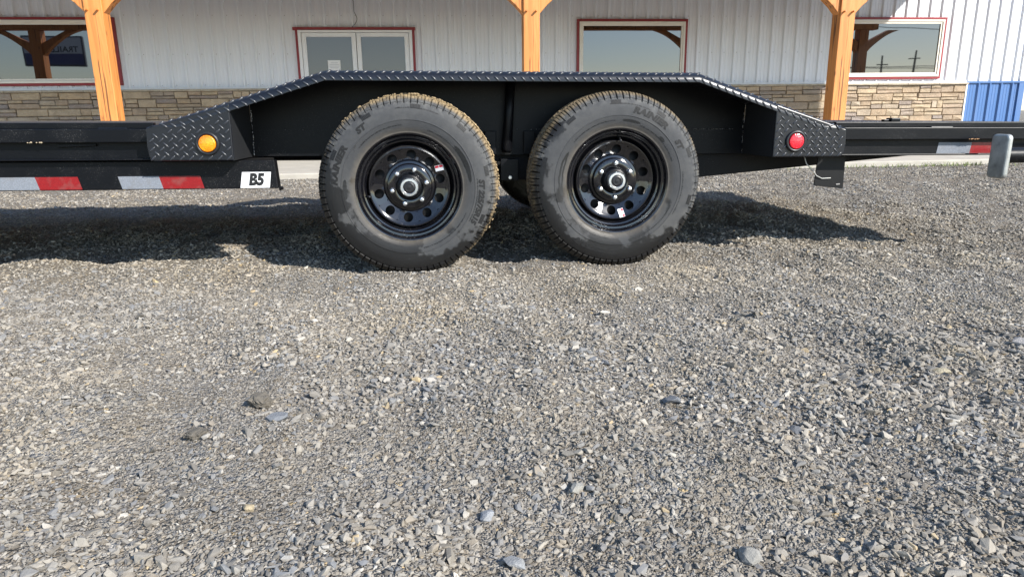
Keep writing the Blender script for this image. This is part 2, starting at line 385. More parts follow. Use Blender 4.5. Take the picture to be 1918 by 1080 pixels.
# ------------------------------------------------------------------ building
WY = 9.0; PITCH = .2165; PH = .411
bld = empty('shop_building', (0, WY, 0)); tag(bld, 'white ribbed metal shop building with stone base and timber porch posts', 'building')
def B(mb, name, mat, parent=bld, **k):                 # world coords -> building local
    mb.v = [(x, y-WY, z) for x, y, z in mb.v]; return mb.build(name, mat, parent, **k)
wall = B(MB().box(-14, 10.12, 9.012, 18, 0, 4.6), 'wall', M['mortar'])
def rib_panel(x0, x1, z0, z1):
    xs = []; k0 = math.floor((x0-PH)/PITCH)-1
    for k in range(k0, k0+9):
        c = PH+k*PITCH
        for dx, h in ((-.029, 0), (-.011, .029), (.011, .029), (.029, 0), (.066, 0), (.072, .0035), (.088, .0035), (.094, 0), (.122, 0), (.128, .0035), (.144, .0035), (.150, 0)): xs.append((c+dx, h))
    xs = [(x0, 0)]+[q for q in xs if x0 < q[0] < x1]+[(x1, 0)]
    n = len(xs); m = MB()
    return m.add([(x, WY-h, z0) for x, h in xs]+[(x, WY-h, z1) for x, h in xs], [(i, i+1, n+i+1, n+i) for i in range(n-1)])
pw = PITCH*4; x = PH-.045-pw*17
while x < 10.1:
    x1 = min(x+pw, 10.135)
    B(rib_panel(x, x1, 1.10, 4.6), 'siding_panel', M['siding'], wall); x = x1
    if x1 >= 10.13: break
x = 9.035
for x1 in (9.035+pw*.72, 10.135):
    B(rib_panel(x, x1, .06, 1.075), 'lower_siding_panel', M['blue'], wall); x = x1
B(MB().box(9.03, 10.16, 8.968, 9.01, 1.075, 1.105), 'blue_flashing', M['blue'])
B(MB().box(10.06, 10.165, 8.972, 9.03, .06, 1.074), 'blue_corner_trim', M['blue'])
B(MB().box(10.06, 10.165, 8.972, 9.03, 1.106, 4.6), 'white_corner_trim', M['flash'])
B(MB().box(-14, 9.03, 8.955, 9.01, 1.083, 1.112), 'base_flashing', M['flash'])
B(MB().box(9.008, 9.032, 8.93, 9.01, .05, 1.083), 'stone_end_trim', M['flash'])
sc = MB()
for zr in (1.145, 1.606, 2.175):
    k = math.floor((-9-PH)/PITCH)
    while PH+k*PITCH < 10.1:
        xx = PH+k*PITCH+.048; k += 1
        sc.tube([(xx, 9.001, zr), (xx, 8.994, zr)], .006, 6)
tag(B(sc, 'siding_screws', M['weld']), kind='stuff')
# stone base: individual stones where they show, one joined part elsewhere
smesh = []
for k in range(8):
    j = lambda a: random.uniform(-a, a)
    vv = [(-.5,.5,-.5),(.5,.5,-.5),(.5,.5,.5),(-.5,.5,.5)]+[(sx*(.5+j(.006)), j(.12), sz*(.5+j(.02))) for sx, sz in ((-1,-1),(1,-1),(1,1),(-1,1))]+[(sx*(.475+j(.015)), -.5+j(.25), sz*(.42+j(.05))) for sx, sz in ((-1,-1),(1,-1),(1,1),(-1,1))]
    vv.append((j(.15), -.62+j(.2), j(.15)))
    ff = [(0,1,5,4),(1,2,6,5),(2,3,7,6),(3,0,4,7),(4,5,9,8),(5,6,10,9),(6,7,11,10),(7,4,8,11),(8,9,12),(9,10,12),(10,11,12),(11,8,12)]
    me = MB().add(vv, ff).mesh('stone'); me.materials.append(M['stone']); smesh.append(me)
base = B(MB().box(-14, -2.43, 8.975, 9.011, 0, 1.056).box(-.57, 9.01, 8.975, 9.011, 0, 1.056), 'stone_base', M['mortar'])
hid = MB(); nst = 0
def put_stone(xa, xb, za, zb):
    global nst
    xa += .0025; xb -= .0025; za += .0025; zb -= .0025
    vis = zb > .40 and ((-7.0 < (xa+xb)/2 < -2.44) or 4.7 < (xa+xb)/2) and nst < 300
    yc = 8.958+random.uniform(-.006, .006); me = random.choice(smesh); fl = random.choice((-1, 1))
    if vis:
        o = bpy.data.objects.new('stone', me); COL.objects.link(o); o.parent = base; nst += 1
        o.location = ((xa+xb)/2, yc-WY, (za+zb)/2); o.scale = ((xb-xa)*fl, .045, zb-za)
    else:
        hid.add([((xa+xb)/2+v.co.x*(xb-xa), yc+v.co.y*.045, (za+zb)/2+v.co.z*(zb-za)) for v in me.vertices], [tuple(p.vertices) for p in me.polygons])
for xa0, xb0 in ((-14, -2.43), (-.57, 9.005)):
    z = .055
    while z < 1.05:
        H = random.uniform(.105, .145); H = H if z+H < .97 else 1.054-z
        x = xa0
        while x < xb0-.01:
            wd = random.uniform(.18, .5); xe = x+wd if x+wd < xb0-.12 else xb0
            t = random.random()
            if t < .30: put_stone(x, xe, z, z+H)
            elif t < .9:
                q = z+H*random.uniform(.36, .64); put_stone(x, xe, z, q)
                if xe-x > .3 and random.random() < .6:
                    mx = x+(xe-x)*random.uniform(.35, .65); put_stone(x, mx, q, z+H); put_stone(mx, xe, q, z+H)
                else: put_stone(x, xe, q, z+H)
            else:
                mx = x+(xe-x)*.5; put_stone(x, mx, z, z+H); put_stone(mx, xe, z, z+H)
            x = xe
        z += H
tag(B(hid, 'lower_stones', M['stone'], base), kind='stuff')
for xa0, xb0 in ((-14, -2.43), (-.57, 9.03)):
    x = xa0
    while x < xb0-.01:
        xe = min(x+random.uniform(.5, .62), xb0)
        if xb0-xe < .2: xe = xb0
        B(MB().box(x+.002, xe-.002, 8.895, 9.0, 1.052, 1.0825), 'sill_stone', M['cap'], base, bevel=.006); x = xe
# windows
def window(x0, x1, z0, z1, name='window'):
    rw, cw = .040, .066
    wn_ = empty(name, ((x0+x1)/2, 0, z0), bld)
    def P(mb, nm, mat, **k):
        mb.v = [(x-(x0+x1)/2, y-WY, z-z0) for x, y, z in mb.v]; return mb.build(nm, mat, wn_, **k)
    P(MB().box(x0, x1, 8.945, 9.0, z1-rw, z1), 'head_trim', M['red_trim'], bevel=.004)
    P(MB().box(x0, x1, 8.945, 9.0, z0, z0+rw), 'sill_trim', M['red_trim'], bevel=.004)
    for a in (x0, x1-rw): P(MB().box(a, a+rw, 8.947, 9.0, z0+rw, z1-rw), 'side_trim', M['red_trim'], bevel=.004)
    a0, a1, b0, b1 = x0+rw, x1-rw, z0+rw, z1-rw
    f = MB().box(a0, a1, 8.935, 9.0, b1-cw*.5, b1).box(a0, a1, 8.935, 9.0, b0, b0+cw*.5)
    f.box(a0, a0+cw*.5, 8.935, 9.0, b0+cw*.5, b1-cw*.5).box(a1-cw*.5, a1, 8.935, 9.0, b0+cw*.5, b1-cw*.5)
    P(f, 'frame', M['cream'], bevel=.004)
    a0 += cw*.5; a1 -= cw*.5; b0 += cw*.5; b1 -= cw*.5
    f = MB().box(a0, a1, 8.95, 9.0, b1-cw*.5, b1).box(a0, a1, 8.95, 9.0, b0, b0+cw*.5)
    f.box(a0, a0+cw*.5, 8.95, 9.0, b0+cw*.5, b1-cw*.5).box(a1-cw*.5, a1, 8.95, 9.0, b0+cw*.5, b1-cw*.5)
    P(f, 'sash', M['cream'], bevel=.004)
    a0 += cw*.5; a1 -= cw*.5; b0 += cw*.5; b1 -= cw*.5
    P(MB().box(a0, a1, 8.968, 8.976, b0, b1), 'pane', M['glass'])
window(-6.965, -5.088, 1.150, 2.140); window(2.049, 3.906, 1.150, 2.125); window(6.63, 8.50, 1.150, 2.160)
# double door
dr = empty('double_door', (-1.5, 0, .055), bld)
def P(mb, nm, mat, **k):
    mb.v = [(x+1.5, y-WY, z-.055) for x, y, z in mb.v]; return mb.build(nm, mat, dr, **k)
P(MB().box(-2.46, -.56, 8.940, 9.0, 1.955, 1.998), 'head_trim', M['red_trim'], bevel=.004)
for a in (-2.425, -.615): P(MB().box(a, a+.04, 8.943, 9.0, .056, 1.955), 'side_trim', M['red_trim'], bevel=.004)
P(MB().box(-2.385, -.615, 8.93, 9.0, 1.918, 1.954).box(-2.385, -2.335, 8.93, 9.0, .056, 1.918).box(-.665, -.615, 8.93, 9.0, .056, 1.918), 'frame', M['white_door'], bevel=.004)
for a0, a1 in ((-2.330, -1.497), (-1.487, -.670)):
    st = .068
    m_ = MB().box(a0, a0+st, 8.94, 8.99, .06, 1.912).box(a1-st, a1, 8.94, 8.99, .06, 1.912).box(a0+st, a1-st, 8.94, 8.99, 1.855, 1.912).box(a0+st, a1-st, 8.94, 8.99, .06, .3)
    P(m_, 'door_leaf', M['white_door'], bevel=.004)
    P(MB().box(a0+st, a1-st, 8.962, 8.970, .3, 1.855), 'pane', M['door_glass'])
P(MB().box(-1.497, -1.487, 8.975, 9.0, .06, 1.912), 'dark_gap_strip', M['plain_black'])  # black strip painting the dark gap between the leaves
for a in (-1.58, -1.41): P(MB().tube([(a, 8.94, .95), (a, 8.90, .95), (a, 8.90, 1.2), (a, 8.94, 1.2)], .012, 8), 'handle', M['chrome'], smooth=True)
P(MB().box(-1.955, -1.762, 8.955, 8.961, 1.24, 1.505), 'notice', M['paper'])
nl = MB()
for k, ww in enumerate((.11, .15, .15, .13)): nl.box(-1.858-ww/2, -1.858+ww/2, 8.953, 8.9545, 1.462-k*.025, 1.468-k*.025)
P(nl, 'notice_print', M['grey_ink'])
B(MB().tube([(-1.52+.02*math.sin(t*4), 8.968, 2.5-t*.5) if t < .55 else (-1.52+.02*math.sin(2.2)+.06*math.sin((t-.55)*6)-.33*(t-.55)**2, 8.968, 2.5-t*.5) for t in [i/16 for i in range(17)]], .004, 5), 'cable', M['plain_black'], smooth=True)
# porch: posts, braces, pegs, beam, roof
PX = [-7.62, -4.135, .911, 4.985, 8.70]; PW = .10
for px in PX:
    post = empty('porch_post', (px, 6.2-WY, .055), bld)
    def Q(mb, nm, mat, **k):
        mb.v = [(x-px, y-6.2, z-.055) for x, y, z in mb.v]; return mb.build(nm, mat, post, **k)
    Q(MB().box(px-PW, px+PW, 6.1, 6.3, .056, 2.268), 'timber', M['wood'], bevel=.008)
    for s in (-1, 1):
        lo = [(px+s*(PW-.002), 1.815), (px+s*(PW+.10), 1.925)]
        for i in range(1, 9):
            t = i/8; lo.append((px+s*(PW+.10+.60*t), 1.925+.342*(t+.16*math.sin(PI*t))))
        hi_ = [(px+s*(PW+.46), 2.267), (px+s*(PW-.002), 2.035)]
        poly = lo+hi_
        Q(MB().prism(poly if s > 0 else poly[::-1], 6.13, 6.27), 'brace', M['wood'], bevel=.006)
    for dx in (-.062, .055):
        Q(MB().tube([(px+dx, 6.11, 1.845), (px+dx, 6.045, 1.85)], .0125, 8), 'peg', M['wood'])
B(MB().box(-9.2, 9.0, 6.1, 6.3, 2.27, 2.64), 'porch_beam', M['wood'], bevel=.008)
inf = MB().prism([(-9.2, 2.642), (-3.78, 2.642), (-3.08, 3.80), (-9.2, 3.80)], 6.16, 6.22).prism([(-3.30, 2.642), (8.9, 2.642), (8.9, 3.80), (-2.66, 3.80), (-3.27, 3.19)], 6.16, 6.22).prism([(-3.78, 2.642), (-3.301, 2.642), (-3.28, 3.18), (-3.46, 3.18)], 6.162, 6.222)
B(inf, 'porch_sun_mask', M['roof'])  # unseen infill added above the beam, its opening shaped to pass a sun patch
B(MB().prismx([(5.5, 3.802), (9.0, 3.802), (9.0, 4.05), (5.5, 3.92)], -9.4, 9.12), 'porch_roof', M['roof'])
B(MB().prismx([(8.7, 4.601), (18.4, 4.601), (13.5, 6.2)], -14.3, 10.5), 'roof', M['flash'])

# ------------------------------------------------------------------ trailer
TR = empty('flatbed_trailer', (-.0065, 0, 0)); TR.rotation_euler = (0, .0125, 0)
tag(TR, 'black tandem-axle flatbed trailer with chequer-plate fenders parked on gravel', 'trailer')
T = lambda mb, name, mat, **k: mb.build(name, mat, k.pop('parent', TR), **k)
BK, PL, UN = M['black'], M['plate'], M['under']
XR = 2.38; XL = -6.2; YF = 2.06                         # rear end, front end, far side
def fz(x):                                             # fender top line
    return float(np.interp(x, [-1.372, -.721, .741, 1.386], [.577, .782, .782, .566]))
# fender top with rolled front edge
prof0 = [(.330, 0), (.05, 0), (.032, -.0005), (.020, -.004), (.009, -.011), (.003, -.0195), (.0, -.029), (.0, -.0375)]
xs = sorted(set([round(v, 4) for v in list(np.linspace(-1.372, -.721, 14))+list(np.linspace(-.721, .741, 8))+list(np.linspace(.741, 1.386, 14))]))
fm = MB(); n = len(prof0)
def lipk(x): return min(1, max(.06, (x+1.372)/.10), max(.06, (1.386-x)/.10))
for off in (0, .004):
    for x in xs:
        k = lipk(x)
        for y, z in prof0: fm.v.append((x, y+(off if z < -.002 else 0), fz(x)+z*k-(off if y > .002 else 0)))
nx_ = len(xs)
for s in range(2):
    for i in range(nx_-1):
        for j in range(n-1):
            a = s*nx_*n+i*n+j; q = (a, a+1, a+n+1, a+n); fm.f.append(q if s == 0 else q[::-1])
for i in range(nx_-1):
    a = i*n+n-1; b = nx_*n+a; fm.f.append((a, b, b+n, a+n))
fender = T(fm, 'fender', PL, smooth=True, auto=40)
lg = MB(); k = 0; x = -1.35
while x < 1.37:
    sl = (fz(x+.01)-fz(x-.01))/.02; d = Vector((1, 0, sl)).normalized(); kk = lipk(x)
    if kk > .3: lg.lug((x, .0005, fz(x)-.0285*kk), (d+Vector((0, 0, -.95))), (0, -1, -.05), .0145, .0044, .0044)
    lg.lug((x+.017, .0175, fz(x+.017)-.0050*kk), d*.9+Vector((0, .55, .48)), (0, -.5, .85), .0140, .0042, .0044)
    for r_ in range(1, 5):
        sgn = 1 if r_ % 2 else -1
        lg.lug((x+(.017 if r_ % 2 else 0), .02+r_*.032, fz(x+(.017 if r_ % 2 else 0))), d+Vector((0, sgn*.95, 0)), (0, 0, 1))
    x += .0345/math.sqrt(1+sl*sl)
tag(T(lg, 'fender_tread_bars', M['bar'], smooth=True, parent=fender), kind='stuff')
# chequer-plate light boxes at both fender ends
def light_box(xo, xi, lens_x, lens_mat, name):
    s = 1 if xi > xo else -1
    poly = [(xo+s*.012, .449), (xi, .449), (xi, fz(xi)-.012), (xo, fz(xo)-.006), (xo-s*.004, .50), (xo, .462)]
    bx = T(MB().prism(poly if s > 0 else poly[::-1], .001, .012), name, PL, bevel=.004)
    T(MB().prism([(xi-s*.008, .449), (xi, .449), (xi, fz(xi)-.005), (xi-s*.008, fz(xi)-.005)][::s], .0125, .298), 'side_plate', M['brushed'], parent=bx)
    T(MB().box(min(xo, xi)+.01, max(xo, xi)-.01, .012, .295, .4495, .455), 'bottom_plate', BK, parent=bx)
    L = MB(); r_ = 0; z = .459
    while z < .64:
        x = min(xo, xi)+.014+(.017 if r_ % 2 else 0)
        while x < max(xo, xi)-.008:
            if z < fz(x)-.050+.018*(abs(x) > 1.2) and (x-lens_x)**2+(z-.513)**2 > .0475**2:
                L.lug((x, .001, z), (1, 0, -.95 if r_ % 2 else .95), (0, -1, 0), .0138, .0037, .0040)
            x += .0345
        z += .0163; r_ += 1
    tag(T(L, 'tread_bars', M['bar'], smooth=True, parent=bx), kind='stuff')
    lm = T(MB().lathe([(.0435, 0), (.0438, -.006), (.0405, -.010), (.0350, -.0095), (.0310, -.003)], 40), 'lamp_grommet', M['rubber_black'], parent=bx, smooth=True, loc=(lens_x, .001, .513))
    T(MB().lathe([(.0312, .0), (.0312, -.008), (.0300, -.0115), (.0262, -.0130), (.0255, -.0118), (.0150, -.0140), (.001, -.0145)], 40), 'lamp_lens', lens_mat, parent=bx, smooth=True, auto=35, loc=(lens_x, 0, .513))
    return bx
tag(light_box(-1.385, -1.078, -1.168, M['amber'], 'light_box'), 'chequer-plate box with round amber marker lamp')
tag(light_box(1.386, 1.075, 1.168, M['red_lens'], 'light_box'), 'chequer-plate box with round red marker lamp')
# inner wheel-well panel
pp = [(-1.078, .449), (1.075, .449), (1.075, fz(1.075)-.0045), (.741, .7778), (-.721, .7778), (-1.078, fz(-1.078)-.0045)]
T(MB().prism(pp, .300, .308), 'wheel_well_panel', BK)
T(MB().box(-1.07, 1.067, .2975, .2998, .4495, .556), 'frame_web', BK)
def bead(p0, p1, step, r, gaps=.25):
    p0 = Vector(p0); p1 = Vector(p1); L = (p1-p0).length; d = (p1-p0)/L; m = MB(); t = 0
    while t < L:
        if random.random() > gaps:
            c = p0+d*t+Vector([random.uniform(-1, 1)*r*.6 for _ in range(3)]); rr = r*random.uniform(.6, 1.2)
            m.tube([c-d*rr*1.3, c-d*rr*.6, c+d*rr*.6, c+d*rr*1.3], [rr*.3, rr, rr, rr*.3], 5)
        t += step
    return m
for p0, p1, st, r_, gp in (((-1.073, .289, .455), (-1.073, .298, .635), .0062, .0022, .2), ((1.070, .289, .455), (1.070, .298, .63), .0062, .0022, .35),
        ((.55, .2975, .5575), (1.03, .2975, .5575), .008, .0018, .35), ((-1.0, .2975, .5575), (.5, .2975, .5575), .012, .0016, .72), ((-1.389, .03, .46), (-1.389, .05, .57), .007, .0026, .3)):
    tag(T(bead(p0, p1, st, r_, gp), 'weld_bead', M['weld']), kind='stuff')
# vertical strut between the wheels, hanger plate and bolt
T(MB().tube([(.012, .262, .775), (.004, .262, .62), (-.006, .262, .475), (-.008, .262, .462)], [.020, .020, .023, .017], 14), 'strut', BK, smooth=True)
for xx in (-.1, .07): T(MB().box(xx, xx+.05, .276, .2915, .452, .552), 'gusset', BK, bevel=.003)
T(MB().box(-.035, .042, .235, .246, .343, .434).box(-.035, .042, .2465, .30, .424, .434), 'hanger_plate', BK, bevel=.002)
T(MB().tube([(.004, .234, .357), (.004, .222, .357), (.004, .218, .357)], [.0095, .0095, .007], 8), 'hanger_bolt', M['chrome'])
# upper side rails
for a, b, nm in ((XL, -1.392, 'front_side_rail'), (1.392, XR, 'rear_side_rail')):
    r_ = T(MB().box(a, b, .082, .094, .450, .5655), nm, BK)
    T(MB().box(a, b, .050, .0615, .5165, .5665), 'rub_rail', BK, parent=r_, bevel=.0025)
    T(MB().box(a, b, .0618, .0818, .5168, .526), 'rail_shelf', BK, parent=r_)
    T(MB().box(a, b, .046, .0815, .4495, .456), 'lower_flange', BK, parent=r_, bevel=.002)
    T(MB().box(a, b, .0945, .125, .5655, .5895), 'deck_edge_angle', BK, parent=r_, bevel=.003)
    x = -1.53 if a < 0 else 1.86
    while (x > XL if a < 0 else x < XR):
        T(MB().box(x-.052, x+.052, .0620, .0942, .548, .571), 'stake_pocket', BK, parent=r_, bevel=.003); x += -.61 if a < 0 else .61
    rf = T(MB().box(a, b, YF-.094, YF-.082, .450, .5655), 'far_side_rail', BK)
# lower front frame rail
lr = T(MB().prism([(XL, .335), (-.938, .335), (-.946, .4445), (XL, .4445)], .074, .126), 'lower_side_rail', BK, bevel=.003)
T(MB().tube([(-.94, .1, .333), (-.925, .1, .334)], [.01, .006], 6), 'rail_stub', BK, parent=lr)
T(MB().box(XL, -.94, YF-.126, YF-.074, .335, .4445), 'far_lower_rail', UN)
for x in np.arange(-5.9, -1.7, .69): T(MB().box(x-.10, x-.015, .127, YF-.127, .336, .4435), 'lower_crossmember', UN)
T(MB().box(-1.60, -1.42, .127, YF-.127, .336, .4435), 'lower_crossmember', UN)
T(MB().box(-1.26, -1.0, .127, .325, .337, .4430), 'hidden_shade_block', UN, parent=lr)  # hidden block added behind the rail to shade the ground there
def tape(x0, x1, z0, z1, y, nm, mat, sk=.006, par=lr):
    T(MB().prism([(x0+sk, z0), (x1+sk, z0), (x1-sk, z1), (x0-sk, z1)], y-.0012, y-.0002), nm, mat, parent=par)
for x0 in (-3.19, -2.587, -1.985, -1.382+-.15):
    tape(x0, x0+.152, .3385, .3870, .074, 'white_tape', M['tape_white']); tape(x0+.152, x0+.306, .3385, .3870, .074, 'red_tape', M['tape_red'])
tape(1.866, 2.022, .452, .5025, .082, 'white_tape', M['tape_white'], -.003, r_); tape(2.022, 2.176, .452, .5025, .082, 'red_tape', M['tape_red'], -.003, r_)
st = T(MB().prism([(-1.083, .3385), (-.971, .3385), (-.962, .4000), (-1.072, .4000)], .0722, .0738), 'size_sticker', M['sticker'], parent=lr)
v, f = text_mesh('B5', .062, .22, .0036)
T(MB().add([(-1.022+x*.86, .0716, .3690+y) for x, y, _ in v], f), 'sticker_lettering', M['ink'], parent=lr)
# scraped bright edge and mud on the rail
tag(T(bead((-1.86, .049, .5165), (-1.78, .049, .5175), .006, .0024, .3), 'dried_mud', simple('dried_mud', (.42, .33, .22), .95, 0, .2), parent=lr), kind='stuff')
tag(T(bead((1.985, .0495, .517), (2.03, .0495, .518), .004, .0022, .3), 'rust_scrape', simple('rust_scrape', (.45, .25, .12), .9, 0, .2), parent=r_), kind='stuff')
T(MB().prism([(-1.74, .497), (-1.60, .503), (-1.60, .511), (-1.74, .511)], .072, .0815), 'latch_bar', BK, parent=lr, bevel=.002)
# deck: planks over the frame, chequer plate at the rear
M['plank'] = simple('oiled_plank', (.05, .042, .035), .8, 0, .3, 12)
for xa, xb in ((XL, -1.39), (1.39, 1.70)): T(MB().box(xa, xb, .1255, .328, .556, .588), 'deck_plank', M['plank'], bevel=.004)
yy = .332
while yy < YF-.34:
    T(MB().box(XL, 1.70, yy+.002, yy+.1795, .556, .588), 'deck_plank', M['plank'], bevel=.004); yy += .1815
dp = T(MB().box(1.705, XR-.01, .127, YF-.10, .580, .588), 'rear_deck_plate', PL)
lg = MB(); k = 0; y = .135
while y < YF-.13:
    x = 1.72+(.017 if k % 2 else 0)
    while x < XR-.03: lg.lug((x, y, .588), (1, -.95 if k % 2 else .95, 0), (0, 0, 1)); x += .0345
    y += .0172; k += 1
tag(T(lg, 'deck_tread_bars', M['bar'], smooth=True, parent=dp), kind='stuff')
T(MB().box(XR-.012, XR, .05, YF-.05, .45, .586), 'rear_crossmember', BK)
for x in list(np.arange(-5.9, 1.8, .61))+[2.2]: T(MB().box(x-.035, x+.035, .13 if abs(x) > 1.5 else .33, YF-.13 if abs(x) > 1.5 else YF-.33, .47, .5545), 'crossmember', UN)
for y0 in (.33, YF-.41): T(MB().prism([(-.35, .335), (.88, .340), (1.93, .4345), (1.93, .4485), (-.35, .4485)], y0, y0+.07), 'main_beam', UN, bevel=.003)
for y0 in (.40, YF-.46): T(MB().box(XL, XR-.05, y0, y0+.06, .4495, .552), 'longitudinal_beam', UN)
# far-side fender (one skin, the camera side of it is hidden behind the deck)
T(MB().prism([(-1.372, .572), (-.721, .777), (.741, .777), (1.386, .561), (1.386, .566), (.741, .782), (-.721, .782), (-1.372, .577)], YF-.30, YF), 'far_fender', PL)
T(MB().box(1.648, 1.690, .10, .14, .5895, .606).box(1.62, 1.648, .11, .13, .5895, .600), 'tie_down_ring', BK, bevel=.003)
# bracket plate with hanging wire behind the rear light box
bp = T(MB().prism([(1.334, .318), (1.470, .303), (1.466, .4485), (1.340, .4485)], .115, .121), 'hanging_plate', M['plain_black'], bevel=.001)
T(MB().tube([(1.245, .06, .447), (1.262, .065, .415), (1.30, .08, .388), (1.335, .105, .362), (1.365, .112, .349), (1.405, .111, .351)], .0021, 6), 'loose_wire', M['wire'], parent=bp, smooth=True)
T(MB().tube([(1.435, .1145, .322), (1.452, .1145, .3235)], .003, 6), 'plate_clip', M['weld'], parent=bp)
# stowed jack: galvanised foot plate facing forward, tube running to the rear
jk = T(MB().tube([(2.080, -.035, .452), (2.40, -.035, .452)], .033, 20), 'jack_tube', BK, smooth=True, auto=40)
pts = []; W2, H2, rr = .047, .092, .020
for cx_, cz_, a0 in ((W2-rr, H2-rr, 0), (-(W2-rr), H2-rr, 90), (-(W2-rr), -(H2-rr), 180), (W2-rr, -(H2-rr), 270)):
    for i in range(6): a = math.radians(a0+i*18); pts.append((cx_+rr*math.cos(a), cz_+rr*math.sin(a)))
T(MB().prismx([(-.040+a, .448+b) for a, b in pts], 2.052, 2.074), 'jack_foot', M['galv'], parent=jk, bevel=.007)
T(MB().tube([(2.060, -.037, .452), (2.09, -.036, .452)], .024, 14), 'jack_shaft', M['chrome'], parent=jk, smooth=True, auto=40)
T(MB().box(2.30, 2.36, -.04, .045, .42, .50), 'jack_bracket', BK, parent=jk, bevel=.004)

# wheels -------------------------------------------------------------
def m_tyre(name, seed, mud_amt, mud_ang):
    t = NT(name); co = t.coord('Object'); sp = t.node('ShaderNodeSeparateXYZ'); t.link(co, sp.inputs[0])
    x, y, z = sp.outputs
    r = t.math('SQRT', t.math('ADD', t.math('MULTIPLY', x, x), t.math('MULTIPLY', z, z)))
    off = t.coord('Object', (1, 1, 1), (seed, seed*.7, seed*1.3))
    n1 = t.noise(off, 11, 4, .55); n2 = t.noise(off, 40, 5, .65); n3 = t.noise(off, 240, 3, .6)
    dust = t.mix(n2, (.026, .028, .031), (.062, .063, .064))
    dust = t.mix(t.ramp(t.noise(off, 5, 4), [(.42, 0), (.7, .6)]), dust, (.080, .078, .073))
    dust = t.mix(t.ramp(r, [(.2605, .45), (.2635, 0)]), dust, (.030, .031, .033))
    dust = t.mix(t.math('MULTIPLY', t.ramp(r, [(.300, 0), (.335, .6)]), t.ramp(n2, [(.45, 0), (.62, 1)])), dust, (.13, .127, .118))
    # damp, washed patches: more of them towards the wheel's lower left half
    bias = t.math('ADD', t.math('MULTIPLY', z, -.85), t.math('MULTIPLY', x, -.45))
    rim_b = t.ramp(r, [(.22, 0), (.275, .0), (.325, .17)])
    wet = t.ramp(t.math('ADD', t.math('ADD', t.math('MULTIPLY_ADD', t.math('SUBTRACT', n2, .5), .12, n1), bias), rim_b), [(.625, 0), (.685, 1)])
    c = t.mix(t.math('MULTIPLY', wet, .93), dust, (.0065, .006, .0058))
    # brown dust near the bead
    c = t.mix(t.math('MULTIPLY', t.ramp(r, [(.205, .8), (.236, 0)]), n2), c, (.17, .14, .10))
    # mud on the tread
    ang = t.math('ADD', t.math('MULTIPLY', x, math.cos(mud_ang)*1.2), t.math('MULTIPLY', z, math.sin(mud_ang)*1.2))
    mm = t.math('ADD', t.math('ADD', n2, t.math('MULTIPLY', ang, .55)), t.math('MULTIPLY', n3, .25))
    tr = t.ramp(r, [(.337, 0), (.350, 1)])
    mud = t.math('MULTIPLY', t.math('MULTIPLY', t.ramp(mm, [(.62, 0), (.80, 1)]), tr), mud_amt)
    c = t.mix(t.math('MULTIPLY', tr, .55), c, (.040, .035, .027))
    c = t.mix(mud, c, t.mix(n3, (.15, .11, .06), (.38, .28, .155)))
    t.bump(t.math('ADD', t.math('MULTIPLY', n3, .6), t.math('MULTIPLY', mud, n2)), .35, .004)
    rg = t.math('SUBTRACT', .72, t.math('MULTIPLY', wet, .25))
    return t.done(c, rg, 0, .4)
SIDE = [(.2080,.006),(.2095,-.002),(.2125,-.0050),(.2165,-.0052),(.2185,-.0060),(.224,-.0095),(.236,-.0133),(.252,-.0160),(.2590,-.0166),(.2600,-.0182),(.2622,-.0182),(.2632,-.0168),(.280,-.0168),(.298,-.0150),(.312,-.0112),(.322,-.0070),(.3285,-.0030),(.3300,-.0044),(.3360,.0010),(.3430,.0080),(.3490,.0155),(.3530,.0240),(.3555,.0340)]
TRD = [.0400, .0430, .0445, .0500, .0515, .0580, .0660, .0740, .0775, .0790, .0850, .0865]
def side_y(r): return float(np.interp(r, [p[0] for p in SIDE], [p[1] for p in SIDE]))
NPT = 80; SUB = 8; NA = NPT*SUB
def tyre_mesh():
    half = [(r, y) for r, y in SIDE]+[(.3555+.0025*(1-((.093-y)/.06)**2), y) for y in TRD]
    prof = half+[(r, .186-y) for r, y in half[::-1]]
    n = len(prof); v = np.zeros((NA, n, 3))
    for a in range(NA):
        ph = (a % SUB)/SUB; pk = a//SUB; th = 2*PI*a/NA
        for j, (r, y) in enumerate(prof):
            yy_ = y if y < .093 else .186-y; dr = 0; dy = 0
            side = 0 if y < .093 else 4; p2 = ((a+side) % SUB)
            if .327 < r and yy_ < .043:                       # shoulder blocks: wide slot and a narrow sipe
                if p2 == 0: dr = -.0080; dy = .0040 if r < .350 else 0
                elif p2 == 4 and yy_ > .006: dr = -.0030
                if (pk*7+3) % 5 == 0 and r < .338: dy = 0
            elif yy_ >= .043:
                if .0440 < yy_ < .0512 or yy_ > .0845: dr = -.0085
                elif .0765 < yy_ < .0795: dr = -.007
                elif (p2+int(yy_*260)) % SUB in (2, 3): dr = -.006
                elif (p2+int(yy_*260)) % SUB == 6: dr = -.003
            rr_ = r+dr+(.0008*math.sin(pk*12.9) if r > .33 else 0)
            v[a, j] = (rr_*math.cos(th), (y+dy if y < .093 else y-dy), rr_*math.sin(th))
    m = MB(); m.v = [tuple(p) for p in v.reshape(-1, 3)]
    m.f = [(a*n+j, ((a+1) % NA)*n+j, ((a+1) % NA)*n+j+1, a*n+j+1) for a in range(NA) for j in range(n-1)]
    return m
tyre_src = tyre_mesh()
RY = [(.054, .047), (.058, .0455), (.080, .0455), (.0865, .049), (.091, .066), (.099, .068), (.107, .064), (.145, .0475), (.151, .0445), (.157, .0395), (.1605, .0395), (.164, .045), (.1665, .060)]
def disc_y(r): return float(np.interp(r, [p[0] for p in RY], [p[1] for p in RY]))
